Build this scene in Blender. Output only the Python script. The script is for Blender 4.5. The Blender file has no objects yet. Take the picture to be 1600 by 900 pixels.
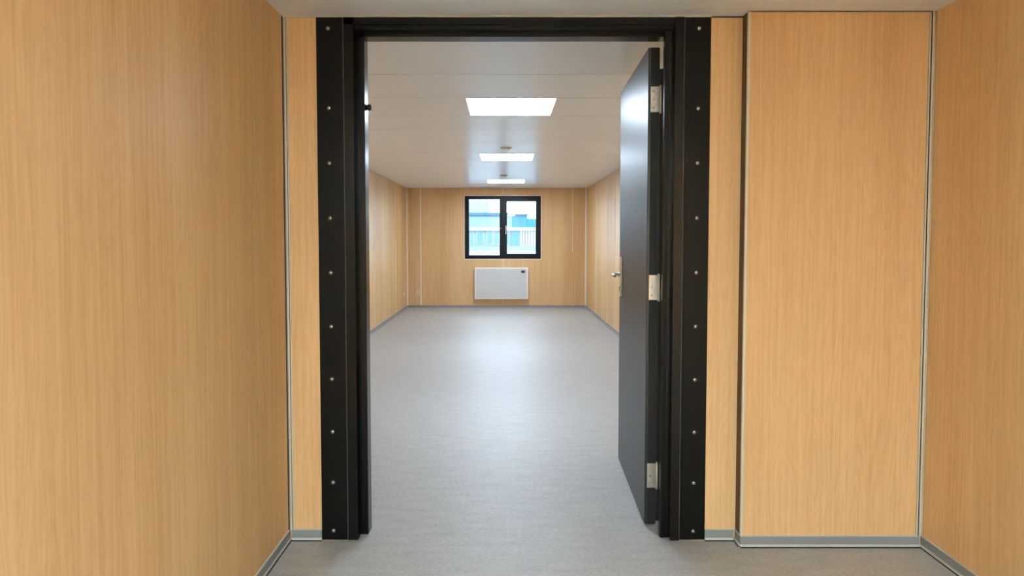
import bpy, bmesh, math, random
from mathutils import Vector, Matrix

# ------------------------------------------------------------------ camera, world, exposure
scene = bpy.context.scene
C = scene.collection
EYE = 1.317
PITCH = 0.0437
cam_d = bpy.data.cameras.new('camera'); cam = bpy.data.objects.new('camera', cam_d); C.objects.link(cam)
cam_d.sensor_fit = 'HORIZONTAL'; cam_d.sensor_width = 36.0; cam_d.lens = 36.0 * 1050 / 1600
cam_d.shift_x = (800 - 789.3) / 1600; cam_d.shift_y = (417.6 - 450) / 1600
cam_d.clip_start = 0.02; cam_d.clip_end = 500
cam.location = (0, 0, EYE); cam.rotation_euler = (math.pi/2 - PITCH, 0, 0)
scene.camera = cam
scene.view_settings.view_transform = 'Standard'
scene.view_settings.look = 'None'
scene.view_settings.gamma = 1
scene.view_settings.use_curve_mapping = False
scene.view_settings.exposure = 0.0

SKY = 10.0            # overcast daylight outside
LAMP_FAR = 42.0       # LED panels of the long room
LAMP_NEAR = 186.0      # LED panels of the lobby, behind the camera

world = bpy.data.worlds.new('overcast_sky'); scene.world = world; world.use_nodes = True
wn = world.node_tree; wn.nodes.clear()
wo = wn.nodes.new('ShaderNodeOutputWorld'); wb = wn.nodes.new('ShaderNodeBackground')
wt = wn.nodes.new('ShaderNodeTexCoord'); wnz = wn.nodes.new('ShaderNodeTexNoise'); wr = wn.nodes.new('ShaderNodeValToRGB')
wnz.inputs['Scale'].default_value = 3.0; wnz.inputs['Detail'].default_value = 4
wr.color_ramp.elements[0].position = 0.35; wr.color_ramp.elements[0].color = (0.55, 0.76, 1.0, 1)
wr.color_ramp.elements[1].position = 0.65; wr.color_ramp.elements[1].color = (0.80, 0.90, 1.0, 1)
wn.links.new(wt.outputs['Generated'], wnz.inputs['Vector']); wn.links.new(wnz.outputs['Fac'], wr.inputs['Fac'])
wn.links.new(wr.outputs['Color'], wb.inputs['Color']); wb.inputs['Strength'].default_value = SKY
wn.links.new(wb.outputs['Background'], wo.inputs['Surface'])

# ------------------------------------------------------------------ materials
def s2l(c):
    return tuple(((v/255)/12.92 if v/255 <= 0.04045 else (((v/255)+0.055)/1.055)**2.4) for v in c) + (1,)

def mat(name, rgb, rough=0.5, metal=0.0, spec=0.5, vary=0.04, vscale=8.0, bump=0.0, bscale=200.0, stretch=(1, 1, 1)):
    m = bpy.data.materials.new(name); m.use_nodes = True
    nt = m.node_tree; b = nt.nodes['Principled BSDF']
    b.inputs['Roughness'].default_value = rough; b.inputs['Metallic'].default_value = metal
    b.inputs['Specular IOR Level'].default_value = spec
    tc = nt.nodes.new('ShaderNodeTexCoord'); mp = nt.nodes.new('ShaderNodeMapping'); nz = nt.nodes.new('ShaderNodeTexNoise')
    mp.inputs['Scale'].default_value = stretch
    nt.links.new(tc.outputs['Object'], mp.inputs['Vector']); nt.links.new(mp.outputs['Vector'], nz.inputs['Vector'])
    nz.inputs['Scale'].default_value = vscale; nz.inputs['Detail'].default_value = 3
    r = nt.nodes.new('ShaderNodeValToRGB'); c = s2l(rgb)
    r.color_ramp.elements[0].position = 0.3; r.color_ramp.elements[1].position = 0.7
    r.color_ramp.elements[0].color = tuple(v*(1-vary) for v in c[:3]) + (1,)
    r.color_ramp.elements[1].color = tuple(min(1, v*(1+vary)) for v in c[:3]) + (1,)
    nt.links.new(nz.outputs['Fac'], r.inputs['Fac']); nt.links.new(r.outputs['Color'], b.inputs['Base Color'])
    if bump:
        n2 = nt.nodes.new('ShaderNodeTexNoise'); n2.inputs['Scale'].default_value = bscale
        bp = nt.nodes.new('ShaderNodeBump'); bp.inputs['Strength'].default_value = bump; bp.inputs['Distance'].default_value = 0.002
        nt.links.new(mp.outputs['Vector'], n2.inputs['Vector'])
        nt.links.new(n2.outputs['Fac'], bp.inputs['Height']); nt.links.new(bp.outputs['Normal'], b.inputs['Normal'])
    return m

def wood(name, light, dark, rough, seed, spec=0.5):
    m = bpy.data.materials.new(name); m.use_nodes = True
    nt = m.node_tree; N = nt.nodes; L = nt.links; b = N['Principled BSDF']
    tc = N.new('ShaderNodeTexCoord')
    def noise(sc, zs, detail=2, dist=0.0, off=0.0):
        mp = N.new('ShaderNodeMapping'); mp.inputs['Scale'].default_value = (1, 1, zs)
        mp.inputs['Location'].default_value = (seed + off, seed*1.7 + off, seed*0.3)
        nz = N.new('ShaderNodeTexNoise'); nz.inputs['Scale'].default_value = sc
        nz.inputs['Detail'].default_value = detail; nz.inputs['Distortion'].default_value = dist
        L.new(tc.outputs['Object'], mp.inputs['Vector']); L.new(mp.outputs['Vector'], nz.inputs['Vector'])
        return nz.outputs['Fac']
    def math_(op, a, bb):
        n = N.new('ShaderNodeMath'); n.operation = op
        for i, v in enumerate((a, bb)):
            if v is None: continue
            if isinstance(v, (int, float)): n.inputs[i].default_value = v
            else: L.new(v, n.inputs[i])
        return n.outputs[0]
    broad = noise(3.2, 0.10)                       # slow bands of tone
    ring = noise(7.0, 0.13, 1, 0.0, 3.1)           # contour lines of this one make the cathedral arches
    rings = math_('SINE', math_('MULTIPLY', ring, 150.0), None)
    mask = noise(2.3, 0.35, 1, 0, 9.7)
    fibre = noise(75, 0.022, 3, 0.0, 5.0)
    pore = noise(240, 0.035, 2, 0.0, 1.0)
    v = math_('MULTIPLY', broad, 0.85)
    v = math_('ADD', v, math_('MULTIPLY', math_('MULTIPLY', rings, mask), 0.07))
    v = math_('ADD', v, math_('MULTIPLY', fibre, 0.62))
    v = math_('ADD', v, math_('MULTIPLY', pore, 0.38))
    r = N.new('ShaderNodeValToRGB')
    r.color_ramp.elements[0].position = 0.56; r.color_ramp.elements[0].color = s2l(dark)
    r.color_ramp.elements[1].position = 1.08; r.color_ramp.elements[1].color = s2l(light)
    v = math_('SUBTRACT', v, 0.12)
    L.new(v, r.inputs['Fac']); L.new(r.outputs['Color'], b.inputs['Base Color'])
    b.inputs['Roughness'].default_value = rough; b.inputs['Specular IOR Level'].default_value = spec
    bp = N.new('ShaderNodeBump'); bp.inputs['Strength'].default_value = 0.06; bp.inputs['Distance'].default_value = 0.001
    L.new(fibre, bp.inputs['Height']); L.new(bp.outputs['Normal'], b.inputs['Normal'])
    return m

def vinyl():
    m = bpy.data.materials.new('grey_vinyl'); m.use_nodes = True
    nt = m.node_tree; N = nt.nodes; L = nt.links; b = N['Principled BSDF']
    tc = N.new('ShaderNodeTexCoord')
    def noise(sx, sy, detail):
        mp = N.new('ShaderNodeMapping'); mp.inputs['Scale'].default_value = (sx, sy, 1)
        nz = N.new('ShaderNodeTexNoise'); nz.inputs['Scale'].default_value = 1; nz.inputs['Detail'].default_value = detail
        L.new(tc.outputs['Object'], mp.inputs['Vector']); L.new(mp.outputs['Vector'], nz.inputs['Vector'])
        return nz.outputs['Fac']
    a = noise(55, 140, 4); c = noise(260, 330, 2); d = noise(6, 22, 3)
    def mm(op, x, y):
        n = N.new('ShaderNodeMath'); n.operation = op
        for i, v in enumerate((x, y)):
            if isinstance(v, (int, float)): n.inputs[i].default_value = v
            else: L.new(v, n.inputs[i])
        return n.outputs[0]
    s = mm('ADD', mm('ADD', mm('MULTIPLY', a, 0.45), mm('MULTIPLY', c, 0.35)), mm('MULTIPLY', d, 0.2))
    r = N.new('ShaderNodeValToRGB')
    r.color_ramp.elements[0].position = 0.36; r.color_ramp.elements[0].color = s2l((152, 149, 145))
    r.color_ramp.elements[1].position = 0.64; r.color_ramp.elements[1].color = s2l((192, 190, 187))
    L.new(s, r.inputs['Fac']); L.new(r.outputs['Color'], b.inputs['Base Color'])
    b.inputs['Roughness'].default_value = 0.46; b.inputs['Specular IOR Level'].default_value = 0.33
    bp = N.new('ShaderNodeBump'); bp.inputs['Strength'].default_value = 0.12; bp.inputs['Distance'].default_value = 0.001
    L.new(s, bp.inputs['Height']); L.new(bp.outputs['Normal'], b.inputs['Normal'])
    return m

def glow(name, rgb, strength):
    m = bpy.data.materials.new(name); m.use_nodes = True
    nt = m.node_tree; nt.nodes.clear()
    o = nt.nodes.new('ShaderNodeOutputMaterial'); e = nt.nodes.new('ShaderNodeEmission')
    e.inputs['Color'].default_value = s2l(rgb); e.inputs['Strength'].default_value = strength
    nt.links.new(e.outputs[0], o.inputs['Surface'])
    return m

def glass():
    m = bpy.data.materials.new('window_glass'); m.use_nodes = True
    nt = m.node_tree; nt.nodes.clear(); N = nt.nodes
    o = N.new('ShaderNodeOutputMaterial'); mx = N.new('ShaderNodeMixShader'); t = N.new('ShaderNodeBsdfTransparent')
    g = N.new('ShaderNodeBsdfGlossy'); f = N.new('ShaderNodeFresnel'); f.inputs['IOR'].default_value = 1.45
    g.inputs['Roughness'].default_value = 0.02; t.inputs['Color'].default_value = (0.95, 0.98, 0.98, 1)
    nt.links.new(f.outputs[0], mx.inputs[0]); nt.links.new(t.outputs[0], mx.inputs[1]); nt.links.new(g.outputs[0], mx.inputs[2])
    nt.links.new(mx.outputs[0], o.inputs['Surface'])
    return m

M = dict(
    wood=wood('beech_laminate', (229, 187, 136), (209, 163, 111), 0.50, 0.0),
    wood_far=wood('beech_laminate_gloss', (228, 188, 130), (208, 164, 106), 0.46, 4.0, 1.0),
    floor=vinyl(),
    ceil=mat('white_ceiling_laminate', (246, 245, 245), 0.30, spec=0.5, vary=0.02, vscale=2.0),
    ceil_near=mat('white_ceiling_laminate_satin', (236, 236, 236), 0.45, spec=0.5, vary=0.02, vscale=2.0),
    return_shade=mat('step_return_shade', (84, 62, 36), 0.6),
    gap=mat('dark_joint', (58, 56, 54), 0.7, vary=0.1),
    joint=mat('pale_joint_strip', (236, 228, 212), 0.5),
    black=mat('black_lacquered_steel', (11, 12, 11), 0.36, spec=0.16, vary=0.06, vscale=3.0, bump=0.05, bscale=300),
    lipdark=mat('dark_grey_rebate', (58, 54, 53), 0.5, spec=0.3),
    knuckle=mat('bright_hinge_steel', (222, 214, 202), 0.35, metal=0.3),
    rib_shade=mat('profile_rib_shade', (136, 126, 106), 0.5),
    bead=mat('dark_grey_edge', (74, 76, 78), 0.35),
    jamb=mat('black_gloss_steel', (5, 5, 6), 0.27, spec=0.27, vary=0.05, vscale=3.0),
    door=mat('black_door_lacquer', (24, 27, 29), 0.38, spec=0.5, vary=0.05, vscale=3.0),
    rubber=mat('black_rubber', (12, 12, 12), 0.7),
    alu=mat('anodised_aluminium', (214, 205, 188), 0.40, metal=0.15, vary=0.03),
    skirt=mat('grey_skirting', (132, 136, 138), 0.45, vary=0.04),
    lip=mat('pale_skirting_lip', (202, 200, 196), 0.4),
    steel=mat('brushed_stainless_steel', (190, 184, 174), 0.33, metal=0.85, vary=0.12, vscale=60),
    chrome=mat('polished_chrome', (215, 213, 208), 0.14, metal=1.0),
    screw=mat('zinc_screw', (205, 205, 200), 0.25, metal=1.0),
    white=mat('white_enamel', (208, 206, 204), 0.4, vary=0.01),
    white_edge=mat('white_casing', (250, 246, 238), 0.4, vary=0.01),
    display=mat('black_display', (10, 12, 14), 0.2),
    winframe=mat('dark_window_frame', (14, 18, 24), 0.4, spec=0.25, vary=0.08),
    beige=mat('beige_plastic', (232, 226, 216), 0.5),
    lampframe=mat('white_lamp_frame', (236, 236, 234), 0.4),
    led=glow('led_diffuser', (215, 235, 255), LAMP_FAR),
    led_near=glow('led_diffuser_lobby', (206, 240, 255), LAMP_NEAR),
    glass=glass(),
    blue=mat('blue_facade_panel', (28, 100, 128), 0.5, vary=0.15, vscale=0.9, stretch=(3, 3, 0.3)),
    paleblue=mat('pale_blue_facade', (104, 132, 148), 0.5, vary=0.10, vscale=0.7, stretch=(3, 3, 0.3)),
    palewhite=mat('white_facade_trim', (160, 166, 172), 0.5, vary=0.02),
    palewall=mat('pale_grey_facade', (116, 132, 142), 0.7, vary=0.06, vscale=1.5),
    shade=mat('blue_grey_window_glass', (76, 112, 130), 0.3, vary=0.22, vscale=1.3, stretch=(2, 2, 0.5)),
    teal=mat('teal_roof_edge', (38, 78, 100), 0.5, vary=0.1, vscale=1.0),
    bluedoor=mat('blue_door_paint', (62, 108, 134), 0.5, vary=0.05),
    tower=mat('hazy_tower_cladding', (122, 142, 154), 0.6, vary=0.03),
    paving=mat('pale_paving', (110, 126, 136), 0.8, vary=0.08, vscale=0.8),
)

# ------------------------------------------------------------------ mesh helpers
class MB:
    def __init__(self): self.bm = bmesh.new(); self.mats = []
    def _mi(self, m):
        if m not in self.mats: self.mats.append(m)
        return self.mats.index(m)
    def box(self, x0, x1, y0, y1, z0, z1, m, bev=0.0, seg=2):
        mi = self._mi(m)
        r = bmesh.ops.create_cube(self.bm, size=1.0)
        vs = r['verts']
        for v in vs:
            v.co = Vector((x0 + (v.co.x+.5)*(x1-x0), y0 + (v.co.y+.5)*(y1-y0), z0 + (v.co.z+.5)*(z1-z0)))
        fs = list({f for v in vs for f in v.link_faces})
        for f in fs: f.material_index = mi
        if bev:
            es = list({e for v in vs for e in v.link_edges})
            o = bmesh.ops.bevel(self.bm, geom=es, offset=bev, segments=seg, affect='EDGES', profile=0.5)
            for f in o['faces']: f.material_index = mi; f.smooth = False
        return self
    def prism(self, pts, z0, z1, m):
        """plan outline pts (x, y) counter-clockwise, extruded from z0 to z1"""
        mi = self._mi(m)
        lo = [self.bm.verts.new((x, y, z0)) for x, y in pts]; hi = [self.bm.verts.new((x, y, z1)) for x, y in pts]
        n = len(pts)
        fs = [self.bm.faces.new(lo[::-1]), self.bm.faces.new(hi)]
        for i in range(n): fs.append(self.bm.faces.new((lo[i], lo[(i+1) % n], hi[(i+1) % n], hi[i])))
        for f in fs: f.material_index = mi
        return self
    def prism_x(self, pts, x0, x1, m):
        """side outline pts (y, z), extruded along x"""
        mi = self._mi(m)
        lo = [self.bm.verts.new((x0, y, z)) for y, z in pts]; hi = [self.bm.verts.new((x1, y, z)) for y, z in pts]
        n = len(pts)
        fs = [self.bm.faces.new(lo), self.bm.faces.new(hi[::-1])]
        for i in range(n): fs.append(self.bm.faces.new((lo[i], hi[i], hi[(i+1) % n], lo[(i+1) % n])))
        for f in fs: f.material_index = mi
        return self
    def cyl(self, p, axis, r, h, m, seg=24, r2=None, bev=0.0):
        """cylinder from p along axis ('x','y','z' signed) of length h"""
        mi = self._mi(m)
        d = {'x': Vector((1, 0, 0)), 'y': Vector((0, 1, 0)), 'z': Vector((0, 0, 1)),
             '-x': Vector((-1, 0, 0)), '-y': Vector((0, -1, 0)), '-z': Vector((0, 0, -1))}[axis]
        rot = d.to_track_quat('Z', 'Y').to_matrix().to_4x4()
        mt = Matrix.Translation(Vector(p) + d*h/2) @ rot
        o = bmesh.ops.create_cone(self.bm, cap_ends=True, segments=seg, radius1=r, radius2=r if r2 is None else r2, depth=h, matrix=mt)
        fs = {f for v in o['verts'] for f in v.link_faces}
        for f in fs: f.material_index = mi; f.smooth = len(f.verts) == 4
        if bev:
            es = [e for f in fs if len(f.verts) > 4 for e in f.edges]
            q = bmesh.ops.bevel(self.bm, geom=list(set(es)), offset=bev, segments=2, affect='EDGES')
            for f in q['faces']: f.material_index = mi; f.smooth = True
        return self
    def dome(self, p, axis, r, h, m, seg=16):
        mi = self._mi(m)
        d = {'-y': Vector((0, -1, 0)), '-z': Vector((0, 0, -1)), 'x': Vector((1, 0, 0))}[axis]
        rot = d.to_track_quat('Z', 'Y').to_matrix().to_4x4()
        o = bmesh.ops.create_uvsphere(self.bm, u_segments=seg, v_segments=10, radius=1.0)
        for v in list(o['verts']):
            if v.co.z < 0: v.co.z = 0
            v.co = (Matrix.Translation(Vector(p)) @ rot) @ Vector((v.co.x*r, v.co.y*r, v.co.z*h))
        for f in {f for v in o['verts'] for f in v.link_faces}: f.material_index = mi; f.smooth = True
        bmesh.ops.remove_doubles(self.bm, verts=o['verts'], dist=1e-6)
        return self
    def tube(self, pts, r, m, seg=14):
        mi = self._mi(m); pts = [Vector(p) for p in pts]; rings = []
        up = Vector((0, 0, 1))
        for i, p in enumerate(pts):
            t = ((pts[i+1]-p) if i+1 < len(pts) else (p-pts[i-1])).normalized()
            if 0 < i < len(pts)-1: t = ((pts[i+1]-p).normalized() + (p-pts[i-1]).normalized()).normalized()
            a = t.cross(up)
            if a.length < 1e-4: a = Vector((1, 0, 0))
            a.normalize(); b = t.cross(a).normalized()
            rings.append([self.bm.verts.new(p + (a*math.cos(k*2*math.pi/seg) + b*math.sin(k*2*math.pi/seg))*r) for k in range(seg)])
        for i in range(len(rings)-1):
            for k in range(seg):
                f = self.bm.faces.new((rings[i][k], rings[i][(k+1) % seg], rings[i+1][(k+1) % seg], rings[i+1][k])); f.material_index = mi; f.smooth = True
        for rg in (rings[0], rings[-1]):
            f = self.bm.faces.new(rg); f.material_index = mi
        return self
    def build(self, name, parent=None):
        bmesh.ops.recalc_face_normals(self.bm, faces=self.bm.faces)
        me = bpy.data.meshes.new(name); self.bm.to_mesh(me); self.bm.free()
        for m in self.mats: me.materials.append(m)
        o = bpy.data.objects.new(name, me); C.objects.link(o)
        if parent: o.parent = parent
        return o

def empty(name, loc, rz=0.0):
    o = bpy.data.objects.new(name, None); C.objects.link(o); o.location = loc; o.rotation_euler = (0, 0, rz)
    o.empty_display_size = 0.1
    return o
def tag(o, label, cat, group=None, kind=None):
    o['label'] = label; o['category'] = cat
    if group: o['group'] = group
    if kind: o['kind'] = kind
    return o
def struct(o): o['kind'] = 'structure'; return o
def copy_tree(o, parent=None):
    c = o.copy(); C.objects.link(c); c.parent = parent
    for ch in list(o.children): copy_tree(ch, c)
    return c

# ------------------------------------------------------------------ dimensions (metres)
H = 2.25
YN = 2.876          # lobby side of the dividing wall
YS = 2.812          # the stepped-forward panel on the right
YB = 2.995          # long-room side of the dividing wall
YF = 12.62          # window wall
LXL, LXR, LYB = -0.940, 1.775, -3.60      # lobby
RXL, RXR = -1.850, 1.527                  # long room
FL, FR = -0.797, 0.868                    # outer edges of the door frame

# ------------------------------------------------------------------ room shell
struct(MB().box(-2.1, 2.1, LYB-0.1, YF+0.1, -0.06, 0, M['floor']).build('floor'))

w = MB()
w.box(LXL-0.1, LXL, LYB, YN, 0, H, M['wood'])
struct(w.build('wall_lobby_left'))
w = MB(); w.box(LXR, LXR+0.1, LYB, YS, 0, H, M['wood']); struct(w.build('wall_lobby_right'))
w = MB(); w.box(LXL-0.1, LXR+0.1, LYB-0.1, LYB, 0, H, M['wood']); struct(w.build('wall_lobby_rear'))

w = MB()      # dividing wall with the doorway
w.box(-2.0, FL+0.06, YN, YB, 0, H, M['wood'])
w.box(FR-0.06, 1.95, YN, YB, 0, H, M['wood'])
w.box(FL+0.06, FR-0.06, YN, YB, 2.235, H, M['wood'])
struct(w.build('wall_dividing'))
struct(MB().box(1.005, LXR+0.1, YS, YN, 0, H, M['wood']).build('wall_step_panel'))

w = MB(); w.box(RXL-0.1, RXL, YB, YF, 0, H, M['wood_far']); struct(w.build('wall_left'))
w = MB(); w.box(RXR, RXR+0.1, YB, YF, 0, H, M['wood_far']); struct(w.build('wall_right'))
WX0, WX1, WZ0, WZ1 = -0.758, 0.670, 0.923, 2.103
w = MB()
w.box(RXL-0.1, WX0, YF, YF+0.1, 0, H, M['wood']); w.box(WX1, RXR+0.1, YF, YF+0.1, 0, H, M['wood'])
w.box(WX0, WX1, YF, YF+0.1, 0, WZ0, M['wood']); w.box(WX0, WX1, YF, YF+0.1, WZ1, H, M['wood'])
struct(w.build('wall_far'))

# ceilings: laminate panels with joints
c = MB()
c.box(RXL-0.1, RXR+0.1, YB-0.06, YF+0.1, H+0.012, H+0.08, M['gap'])
seams = [YB-0.06, 3.24, 3.883, 4.525, 5.169, 5.86, 6.555, 7.494, 8.150, 8.97, 9.79, 10.85, 11.50, YF+0.1]
lamps = {4.525: (-0.272, 0.352), 7.494: (-0.292, 0.332), 10.85: (-0.300, 0.330)}
for a, b in zip(seams, seams[1:]):
    g = 0.004
    if a in lamps:
        x0, x1 = lamps[a]
        c.box(RXL-0.1, x0, a+g, b-g, H, H+0.014, M['ceil'], 0.001, 1)
        c.box(x1, RXR+0.1, a+g, b-g, H, H+0.014, M['ceil'], 0.001, 1)
    else:
        c.box(RXL-0.1, RXR+0.1, a+g, b-g, H, H+0.014, M['ceil'], 0.001, 1)
struct(c.build('ceiling'))
c = MB()
c.box(LXL-0.1, LXR+0.1, LYB-0.1, YN+0.06, H+0.012, H+0.08, M['gap'])
NLX, NLY = 0.10, -1.60      # lobby lamp
for x0, x1 in ((LXL-0.1, 0.012), (0.020, LXR+0.1)):
    c.box(x0, x1, LYB-0.1, YN+0.06, H, H+0.014, M['ceil_near'], 0.001, 1)
c.box(0.010, 0.022, LYB-0.1, YN, H-0.0015, H+0.013, M['ceil_near'])
struct(c.build('ceiling_lobby'))

# trims
def trim(n, *boxes):
    t = MB()
    for b in boxes: t.box(*b)
    return struct(t.build('trim_%d' % n))
A = M['alu']
# ribbed aluminium corner profiles, lobby (dark lines paint the shadow between ribs)
trim(1, (LXL, LXL+0.006, YN-0.004, YN, 0.05, H, A), (LXL+0.006, LXL+0.016, YN-0.008, YN, 0.05, H, A), (LXL+0.016, LXL+0.022, YN-0.003, YN, 0.05, H, A),
     (LXL+0.0055, LXL+0.0075, YN-0.0083, YN-0.002, 0.05, H, M['rib_shade']), (LXL+0.0145, LXL+0.016, YN-0.0083, YN-0.002, 0.05, H, M['rib_shade']),
     (LXL, LXL+0.003, YN-0.014, YN-0.004, 0.05, H, M['gap']))
trim(2, (LXR-0.006, LXR, YS-0.004, YS, 0.05, H, A), (LXR-0.018, LXR-0.006, YS-0.008, YS, 0.05, H, A), (LXR-0.025, LXR-0.018, YS-0.003, YS, 0.05, H, A),
     (LXR-0.0075, LXR-0.0058, YS-0.0083, YS-0.002, 0.05, H, M['rib_shade']), (LXR-0.0180, LXR-0.0165, YS-0.0083, YS-0.002, 0.05, H, M['rib_shade']), (LXR-0.0265, LXR-0.025, YS-0.001, YS, 0.05, H, M['rib_shade']))
trim(17, (1.002, 1.005, YS+0.010, YN, 0.05, H, M['return_shade']))  # dark strip over the step return, its shade put into the colour
# rounded edge profile of the step
trim(3, (1.001, 1.012, YS-0.004, YS+0.010, 0.05, H, A, 0.0025, 2))
# thin white bead where the lobby ceiling meets the dividing wall
trim(4, (LXL, FR, YN-0.010, YN, H-0.005, H, M['lip']), (FR, 1.004, YN-0.003, YN, H-0.006, H, M['gap']), (1.001, LXR, YS-0.004, YS, H-0.003, H, M['gap']))  # dark strips on the right paint the shadow line under the ceiling
# long room corners and joints
trim(5, (RXL, RXL+0.024, YF-0.006, YF, 0.04, H, M['joint']))
trim(6, (RXR-0.028, RXR, YF-0.006, YF, 0.04, H, M['joint']))
trim(7, (-1.594, -1.574, YF-0.004, YF, 0.04, H, M['joint']))
trim(8, (1.262, 1.270, YF-0.002, YF, 1.05, H, M['joint']))
trim(9, (-0.044, -0.036, YF-0.002, YF, WZ1+0.012, H, M['joint']), (-0.044, -0.036, YF-0.002, YF, 0.04, WZ0-0.012, M['joint']))
for i, (y, w_) in enumerate(((11.34, 0.03), (10.37, 0.008), (9.50, 0.010))):
    trim(10+i, (RXL, RXL+0.004, y-w_/2, y+w_/2, 0.04, H, M['joint']))
for i, (y, w_) in enumerate(((11.31, 0.035), (10.05, 0.016), (9.38, 0.008))):
    trim(13+i, (RXR-0.004, RXR, y-w_/2, y+w_/2, 0.04, H, M['joint']))
# white bead along the ceiling of the long room
trim(16, (RXL, RXL+0.008, YB, YF, H-0.008, H, M['lip']), (RXR-0.008, RXR, YB, YF, H-0.008, H, M['lip']), (RXL, RXR, YF-0.008, YF, H-0.006, H, M['lip']))

# baseboards: grey board, paler foot, dark sealing line on the floor
def skirt(name, x0, x1, y0, y1, nx, ny):
    """runs along the wall line x0..x1, y0..y1; (nx, ny) points into the room"""
    t = MB()
    def strip(d0, d1, z0, z1, m):
        if ny: t.box(x0, x1, min(y0+ny*d0, y0+ny*d1), max(y0+ny*d0, y0+ny*d1), z0, z1, m)
        else: t.box(min(x0+nx*d0, x0+nx*d1), max(x0+nx*d0, x0+nx*d1), y0, y1, z0, z1, m)
    strip(0, 0.005, 0.012, 0.050, M['skirt']); strip(0, 0.0065, 0.048, 0.051, M['lip'])
    strip(0, 0.009, 0.004, 0.0135, M['lip']); strip(0, 0.012, 0.0, 0.004, M['rubber'])
    return struct(t.build(name))
skirt('baseboard_lobby_left', LXL, LXL, LYB, YN, 1, 0)
skirt('baseboard_lobby_right', LXR, LXR, LYB, YS, -1, 0)
skirt('baseboard_front_left', LXL+0.012, FL-0.001, YN, YN, 0, -1)
skirt('baseboard_front_right', FR+0.001, 0.993, YN, YN, 0, -1)
skirt('baseboard_step', 1.001, LXR-0.012, YS, YS, 0, -1)
skirt('baseboard_step_return', 1.005, 1.005, YS+0.001, YN, -1, 0)
skirt('baseboard_lobby_rear', LXL, LXR, LYB, LYB, 0, 1)
skirt('baseboard_left', RXL, RXL, YB, YF, 1, 0)
skirt('baseboard_right', RXR, RXR, YB, YF, -1, 0)
skirt('baseboard_far', RXL+0.012, RXR-0.012, YF, YF, 0, -1)

# ------------------------------------------------------------------ door frame
J, B = M['jamb'], M['black']
dfr = tag(empty('door_frame', (0.035, YN, 0)), 'black steel door frame with screwed side plates around the open doorway', 'door frame')
def at(o, root):           # parts are modelled in room coordinates, then hung on the root
    o.parent = root; o.matrix_parent_inverse = Matrix.Translation(root.location).inverted(); return o
# side plates
at(MB().box(FL, -0.684, YN-0.005, YN, 0.004, H-0.006, B, 0.0008, 1).build('side_plate'), dfr)
at(MB().box(0.762, FR, YN-0.005, YN, 0.004, H-0.006, B, 0.0008, 1).build('side_plate'), dfr)
# left jamb: stepped section
l = MB()
l.box(-0.682, -0.640, YN-0.006, YN+0.02, 0.003, H-0.006, J, 0.001, 1)
l.box(-0.737, -0.640, YN+0.002, YB, 0.002, H-0.02, J)
l.box(-0.6395, -0.606, YN+0.052, YB+0.004, 0.002, 2.19, J, 0.0012, 2)
at(l.build('jamb'), dfr)
at(MB().box(-0.6845, -0.6822, YN-0.0075, YN-0.003, 0.004, H-0.006, M['bead']).build('edge_bead'), dfr)
# right jamb: proud stop bead, gap, recessed face
l = MB()
l.box(0.716, 0.754, YN-0.013, YN+0.02, 0.003, H-0.006, J, 0.0012, 2)
l.box(0.680, 0.808, YN+0.022, YN+0.050, 0.002, H-0.02, J, 0.001, 1)
l.box(0.703, 0.808, YN+0.050, YB, 0.002, H-0.02, J)
l.box(0.754, 0.762, YN-0.002, YN+0.02, 0.002, H-0.006, J)
l.box(0.684, 0.700, YN+0.020, YN+0.023, 0.002, 2.19, B)
at(l.build('jamb'), dfr)
at(MB().box(0.7545, 0.7575, YN-0.0065, YN, 0.004, H-0.006, M['bead']).build('edge_bead'), dfr)
# header
h = MB()
h.box(-0.682, 0.754, YN-0.006, YN+0.02, 2.215, H-0.006, J, 0.001, 1)
h.box(-0.640, 0.716, YN+0.004, YN+0.053, 2.200, 2.235, J, 0.001, 1)
h.box(-0.640, 0.7035, YN+0.052, YB+0.004, 2.180, 2.235, J, 0.0012, 2)
at(h.build('header'), dfr)
# rubber stop on the left jamb
r = MB(); r.cyl((-0.606, 2.975, 1.888), 'x', 0.014, 0.018, M['rubber'], 20, bev=0.003)
at(r.build('rubber_buffer'), dfr)
# screws
def screw(x, z):
    s = MB(); s.cyl((x, YN-0.005, z), '-y', 0.0095, 0.0016, M['gap'], 20)
    s.dome((x, YN-0.0066, z), '-y', 0.0078, 0.0048, M['screw'])
    s.cyl((x, YN-0.0098, z), '-y', 0.0026, 0.0018, M['gap'], 6)
    o = s.build('screw'); return at(o, dfr)
for z in (2.198, 1.866, 1.634, 1.401, 1.168, 0.937, 0.709, 0.480, 0.258, 0.045): screw(-0.746, z)
for z in (2.198, 1.864, 1.634, 1.401, 1.168, 0.937, 0.706, 0.477, 0.255, 0.043): screw(0.817, z)

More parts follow.
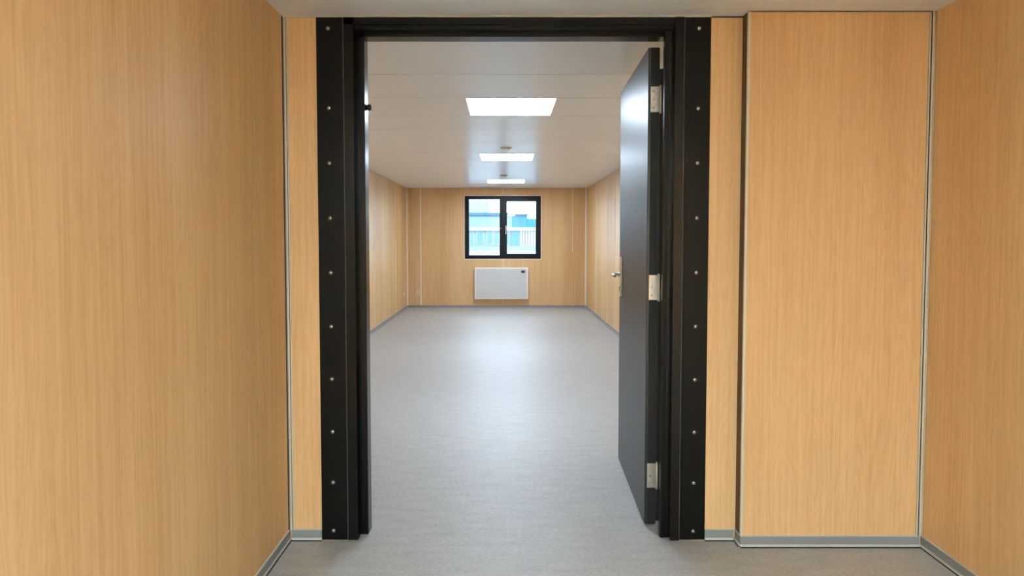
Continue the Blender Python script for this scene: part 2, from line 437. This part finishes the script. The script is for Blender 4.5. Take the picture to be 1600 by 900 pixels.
# ------------------------------------------------------------------ door leaf, swung into the long room
HX, HY = 0.690, 3.014
ANG = -math.radians(2.2)
door = tag(empty('door', (HX, HY, 0)), 'glossy black door leaf standing open on three steel hinges', 'door')
T0, T1, LEN = -0.054, -0.003, 0.925
pn = MB()
pn.box(T0, T1, 0.006, LEN, 0.010, 2.160, M['door'], 0.0015, 2)
pn.box(T0+0.012, T1-0.004, 0.003, 0.008, 0.010, 2.160, M['rubber'])
panel = pn.build('door_panel', door)
ls = MB(); ls.box(T1-0.001, 0.0175, 0.018, 0.022, 0.02, 2.07, M['lipdark']); ls.build('rebate_lip', door)
lk = MB(); lk.box(T0+0.014, T1-0.014, LEN-0.001, LEN+0.0015, 0.98, 1.21, M['steel']); lk.build('lock_plate', door)
for z0 in (1.876, 1.038, 0.180):
    z1 = z0 + 0.112
    k = MB(); k.cyl((0.0, 0.0, z0-0.006), 'z', 0.0055, z1-z0+0.012, M['knuckle'], 20, bev=0.001)
    k.box(T0+0.010, -0.006, -0.001, 0.003, z0, z1, M['steel'], 0.0008, 1)
    hg = k.build('hinge', door)
    for zz in (0.02, 0.056, 0.092):
        s = MB(); s.cyl((T0+0.023, -0.001, z0+zz), '-y', 0.0045, 0.0008, M['gap'], 14)
        s.cyl((T0+0.023, -0.0016, z0+zz), '-y', 0.003, 0.0006, M['chrome'], 12); s.build('hinge_screw', hg)
# lever sets on both faces
LY, LZ = 0.828, 1.108
def lever(side):
    x = T0 if side < 0 else T1
    s = side
    def bx(mb, d0, d1, *r): mb.box(min(x+s*d0, x+s*d1), max(x+s*d0, x+s*d1), *r)
    p = MB(); bx(p, 0, 0.009, LY-0.021, LY+0.021, LZ-0.128, LZ+0.100, M['steel'], 0.003, 2)
    pl = p.build('handle_plate', door)
    q = MB(); q.cyl((x+s*0.009, LY, LZ), 'x' if s > 0 else '-x', 0.0125, 0.012, M['chrome'], 24, bev=0.002)
    q.tube([(x+s*0.018, LY, LZ), (x+s*0.040, LY, LZ), (x+s*0.050, LY-0.004, LZ), (x+s*0.055, LY-0.014, LZ), (x+s*0.055, LY-0.060, LZ), (x+s*0.053, LY-0.120, LZ-0.002)], 0.0088, M['chrome'])
    q.build('lever', pl)
    y = MB(); y.cyl((x+s*0.009, LY, LZ-0.072), 'x' if s > 0 else '-x', 0.0085, 0.007, M['chrome'], 20, bev=0.001)
    bx(y, 0.009, 0.014, LY-0.005, LY+0.005, LZ-0.098, LZ-0.074, M['chrome'])
    y.build('lock_cylinder', pl)
lever(-1); lever(1)
door.rotation_euler = (0, 0, ANG)
# frame leaves of the hinges belong to the frame
for z0 in (1.876, 1.038, 0.180):
    k = MB(); k.box(0.7000, 0.7030, YN+0.062, HY-0.006, z0, z0+0.112, M['steel'], 0.0008, 1)
    at(k.build('hinge_leaf'), dfr)

# ------------------------------------------------------------------ window
WF = M['winframe']
win = struct(empty('window_1', ((WX0+WX1)/2, YF, WZ0)))
def rect(x0, x1, z0, z1, i, y0, y1, m, name, parent, bev=0.002):
    """frame with outer size and inner opening i=(x0,x1,z0,z1)"""
    a = MB()
    a.box(x0, i[0], y0, y1, z0, z1, m, bev, 1); a.box(i[1], x1, y0, y1, z0, z1, m, bev, 1)
    a.box(i[0], i[1], y0, y1, z0, i[2], m, bev, 1); a.box(i[0], i[1], y0, y1, i[3], z1, m, bev, 1)
    o = a.build(name)
    o.parent = parent; o.matrix_parent_inverse = Matrix.Translation(win.location).inverted()
    return o
rect(WX0-0.010, WX1+0.010, WZ0-0.010, WZ1+0.010, (WX0, WX1, WZ0, WZ1), YF-0.004, YF+0.002, M['white_edge'], 'window_surround', win, 0)
fr = rect(WX0, WX1, WZ0, WZ1, (WX0+0.045, WX1-0.045, WZ0+0.040, WZ1-0.040), YF-0.006, YF+0.07, WF, 'window_frame', win)
m_ = MB(); m_.box(-0.078, 0.004, YF-0.002, YF+0.07, WZ0+0.04, WZ1-0.04, WF, 0.002, 1); at(m_.build('mullion'), win)
def glazed(x0, x1, z0, z1, g, y0):
    a = MB()
    b_ = 0.002
    a.box(x0, g[0], y0, YF+0.05, z0, z1, WF, b_, 1); a.box(g[1], x1, y0, YF+0.05, z0, z1, WF, b_, 1)
    a.box(g[0], g[1], y0, YF+0.05, z0, g[2], WF, b_, 1); a.box(g[0], g[1], y0, YF+0.05, g[3], z1, WF, b_, 1)
    s = at(a.build('sash'), win)
    p = MB(); p.box(g[0]-0.004, g[1]+0.004, YF+0.026, YF+0.030, g[2]-0.004, g[3]+0.004, M['glass']); o = p.build('glass_pane')
    o.parent = s
    return s
glazed(WX0+0.045, -0.078, WZ0+0.040, WZ1-0.040, (-0.676, -0.104, 0.990, 2.033), YF+0.004)
sr = glazed(0.000, WX1-0.045, WZ0+0.036, WZ1-0.036, (0.034, 0.574, 1.020, 1.996), YF-0.016)
hd = MB(); hd.box(0.004, 0.026, YF-0.024, YF-0.016, 1.475, 1.545, M['white'], 0.002, 1)
hd.box(0.007, 0.023, YF-0.052, YF-0.040, 1.385, 1.520, M['white'], 0.004, 2); hd.cyl((0.015, YF-0.022, 1.508), '-y', 0.008, 0.022, M['chrome'])
hd.build('window_handle').parent = sr
kn = MB(); kn.dome((-0.078, YF-0.002, 1.495), '-y', 0.012, 0.010, M['chrome']); at(kn.build('knob'), win)

# ------------------------------------------------------------------ heater under the window
ht = tag(empty('wall_heater', (-0.07, YF, 0.174)), 'white panel heater with small black display mounted below the window', 'heater')
b = MB(); b.box(-0.571, 0.430, YF-0.085, YF-0.030, 0.172, 0.762, M['white_edge'], 0.006, 2); at(b.build('casing'), ht)
b = MB(); b.box(-0.548, 0.407, YF-0.087, YF-0.084, 0.195, 0.739, M['white'], 0.002, 1); at(b.build('front_panel'), ht)
b = MB(); b.box(0.300, 0.368, YF-0.0925, YF-0.088, 0.664, 0.705, M['display'], 0.001, 1); at(b.build('display'), ht)
for x in (-0.42, 0.28):
    b = MB(); b.box(x-0.03, x+0.03, YF-0.031, YF, 0.22, 0.71, M['steel']); at(b.build('wall_bracket'), ht)

# ------------------------------------------------------------------ ceiling lights
def light(cx, y0, y1, wdt, name_mat, label, group):
    t = tag(empty('ceiling_light', (cx, (y0+y1)/2, H)), label, 'ceiling light', group)
    x0, x1 = cx-wdt/2, cx+wdt/2
    f = MB(); e = 0.010
    for q in ((x0, x0+e, y0, y1), (x1-e, x1, y0, y1), (x0+e, x1-e, y0, y0+e), (x0+e, x1-e, y1-e, y1)):
        f.box(*q, H-0.003, H+0.010, M['lampframe'], 0.0008, 1)
    at(f.build('lamp_frame'), t)
    d = MB(); d.box(x0+e, x1-e, y0+e, y1-e, H-0.001, H+0.009, M[name_mat]); at(d.build('diffuser'), t)
    return t
g = 'square panel lights in the long room ceiling'
light(0.040, 4.528, 5.166, 0.622, 'led', 'square ceiling panel light nearest the doorway', g)
light(0.020, 7.497, 8.147, 0.622, 'led', 'square ceiling panel light, middle one between the two smoke detectors', g)
light(0.015, 10.853, 11.497, 0.628, 'led', 'square ceiling panel light closest to the window', g)
# lobby lamps sit just under the laminate, behind the viewer
for ny, lab in ((NLY, 'square ceiling panel light of the lobby, just behind the viewer'), (-2.90, 'square ceiling panel light of the lobby, by the rear wall')):
    light(NLX, ny-0.31, ny+0.31, 0.62, 'led_near', lab, 'lobby lights').location.z = H - 0.012

# ------------------------------------------------------------------ smoke detectors
def detector(x, y, label):
    t = tag(empty('smoke_detector', (x, y, H)), label, 'smoke detector', 'smoke detectors on the ceiling')
    a = MB(); a.cyl((x, y, H), '-z', 0.062, 0.008, M['beige'], 32, bev=0.002); at(a.build('base'), t)
    a = MB(); a.cyl((x, y, H-0.008), '-z', 0.050, 0.014, M['beige'], 32, r2=0.036, bev=0.003); at(a.build('sensor_head'), t)
detector(0.008, 7.02, 'small round smoke detector in front of the middle ceiling light')
detector(-0.022, 10.05, 'small round smoke detector in front of the farthest ceiling light')

# ------------------------------------------------------------------ sockets low in the far left corner
def socket(loc, rz, label):
    t = tag(empty('wall_socket', loc, rz), label, 'socket', 'sockets in the far left corner')
    a = MB(); a.box(-0.032, 0.032, -0.010, 0, -0.032, 0.032, M['beige'], 0.003, 2); a.build('cover_plate', t)
    a = MB(); a.cyl((0, -0.010, 0), '-y', 0.022, 0.003, M['alu'], 24); a.build('socket_insert', t)
socket((-1.640, YF, 0.29), 0, 'small beige wall socket on the window wall, near the left corner')
socket((RXL, 12.25, 0.29), math.pi/2, 'small beige wall socket on the left wall, near the far corner')

# ------------------------------------------------------------------ outside the window
struct(MB().box(-60, 60, YF+0.3, 160, -0.25, -0.05, M['paving']).build('ground'))
YO = 75.0
bd = tag(empty('office_building', (-1, YO, 0)), 'low pale blue building with a row of windows and a blue door outside the window', 'building')
def bpart(name, *boxes, parent=None):
    a = MB()
    for q in boxes: a.box(*q)
    o = at(a.build(name), bd)
    if parent: o.parent = parent
    return o
bpart('wall', (-14, 9, YO, YO+8, -0.2, 3.4, M['palewall']))
bpart('fascia_panel', (-14, 0.75, YO-0.25, YO, 2.5, 3.75, M['paleblue']))
bpart('fascia_panel', (0.75, 2.45, YO-0.30, YO, 2.40, 3.85, M['blue']))
bpart('fascia_panel', (2.45, 9, YO-0.25, YO, 2.40, 3.45, M['blue']))
bpart('roof_edge', (-14, 0.40, YO-0.5, YO+8, 3.78, 4.10, M['teal']))
bpart('roof_edge', (0.40, 2.50, YO-0.5, YO+8, 3.80, 3.98, M['teal']))
bpart('lintel_band', (-14, 9, YO-0.35, YO, 2.12, 2.48, M['palewhite']))
bpart('plinth', (-14, 9, YO-0.2, YO, -0.2, 0.42, M['palewall']))
for i, (x0, x1) in enumerate(((-3.92, -3.50), (-3.22, -2.35), (-2.10, -1.40), (-1.30, -0.62), (0.10, 0.55))):
    f = bpart('window', (x0, x1, YO-0.10, YO, 0.50, 2.10, M['palewhite']))
    bpart('pane', (x0+0.05, x1-0.05, YO-0.12, YO-0.09, 0.55, 2.06, M['shade']), parent=f)
bpart('door', (0.66, 1.62, YO-0.15, YO, 0.15, 2.10, M['bluedoor']))
bpart('cladding', *[(1.66+i*0.30, 1.66+i*0.30+0.22, YO-0.16, YO, 0.30, 2.10, M['palewhite']) for i in range(8)])
tw = tag(empty('water_tank_tower', (-3.4, 95, 0)), 'pale hazy block rising behind the low building outside the window', 'building')
a = MB(); a.box(-5.6, -2.2, 95, 99, -0.2, 6.6, M['tower'], 0.15, 2); a.build('tower_block')
o = bpy.data.objects['tower_block']; o.parent = tw; o.matrix_parent_inverse = Matrix.Translation(tw.location).inverted()
tw.name = 'distant_tower'
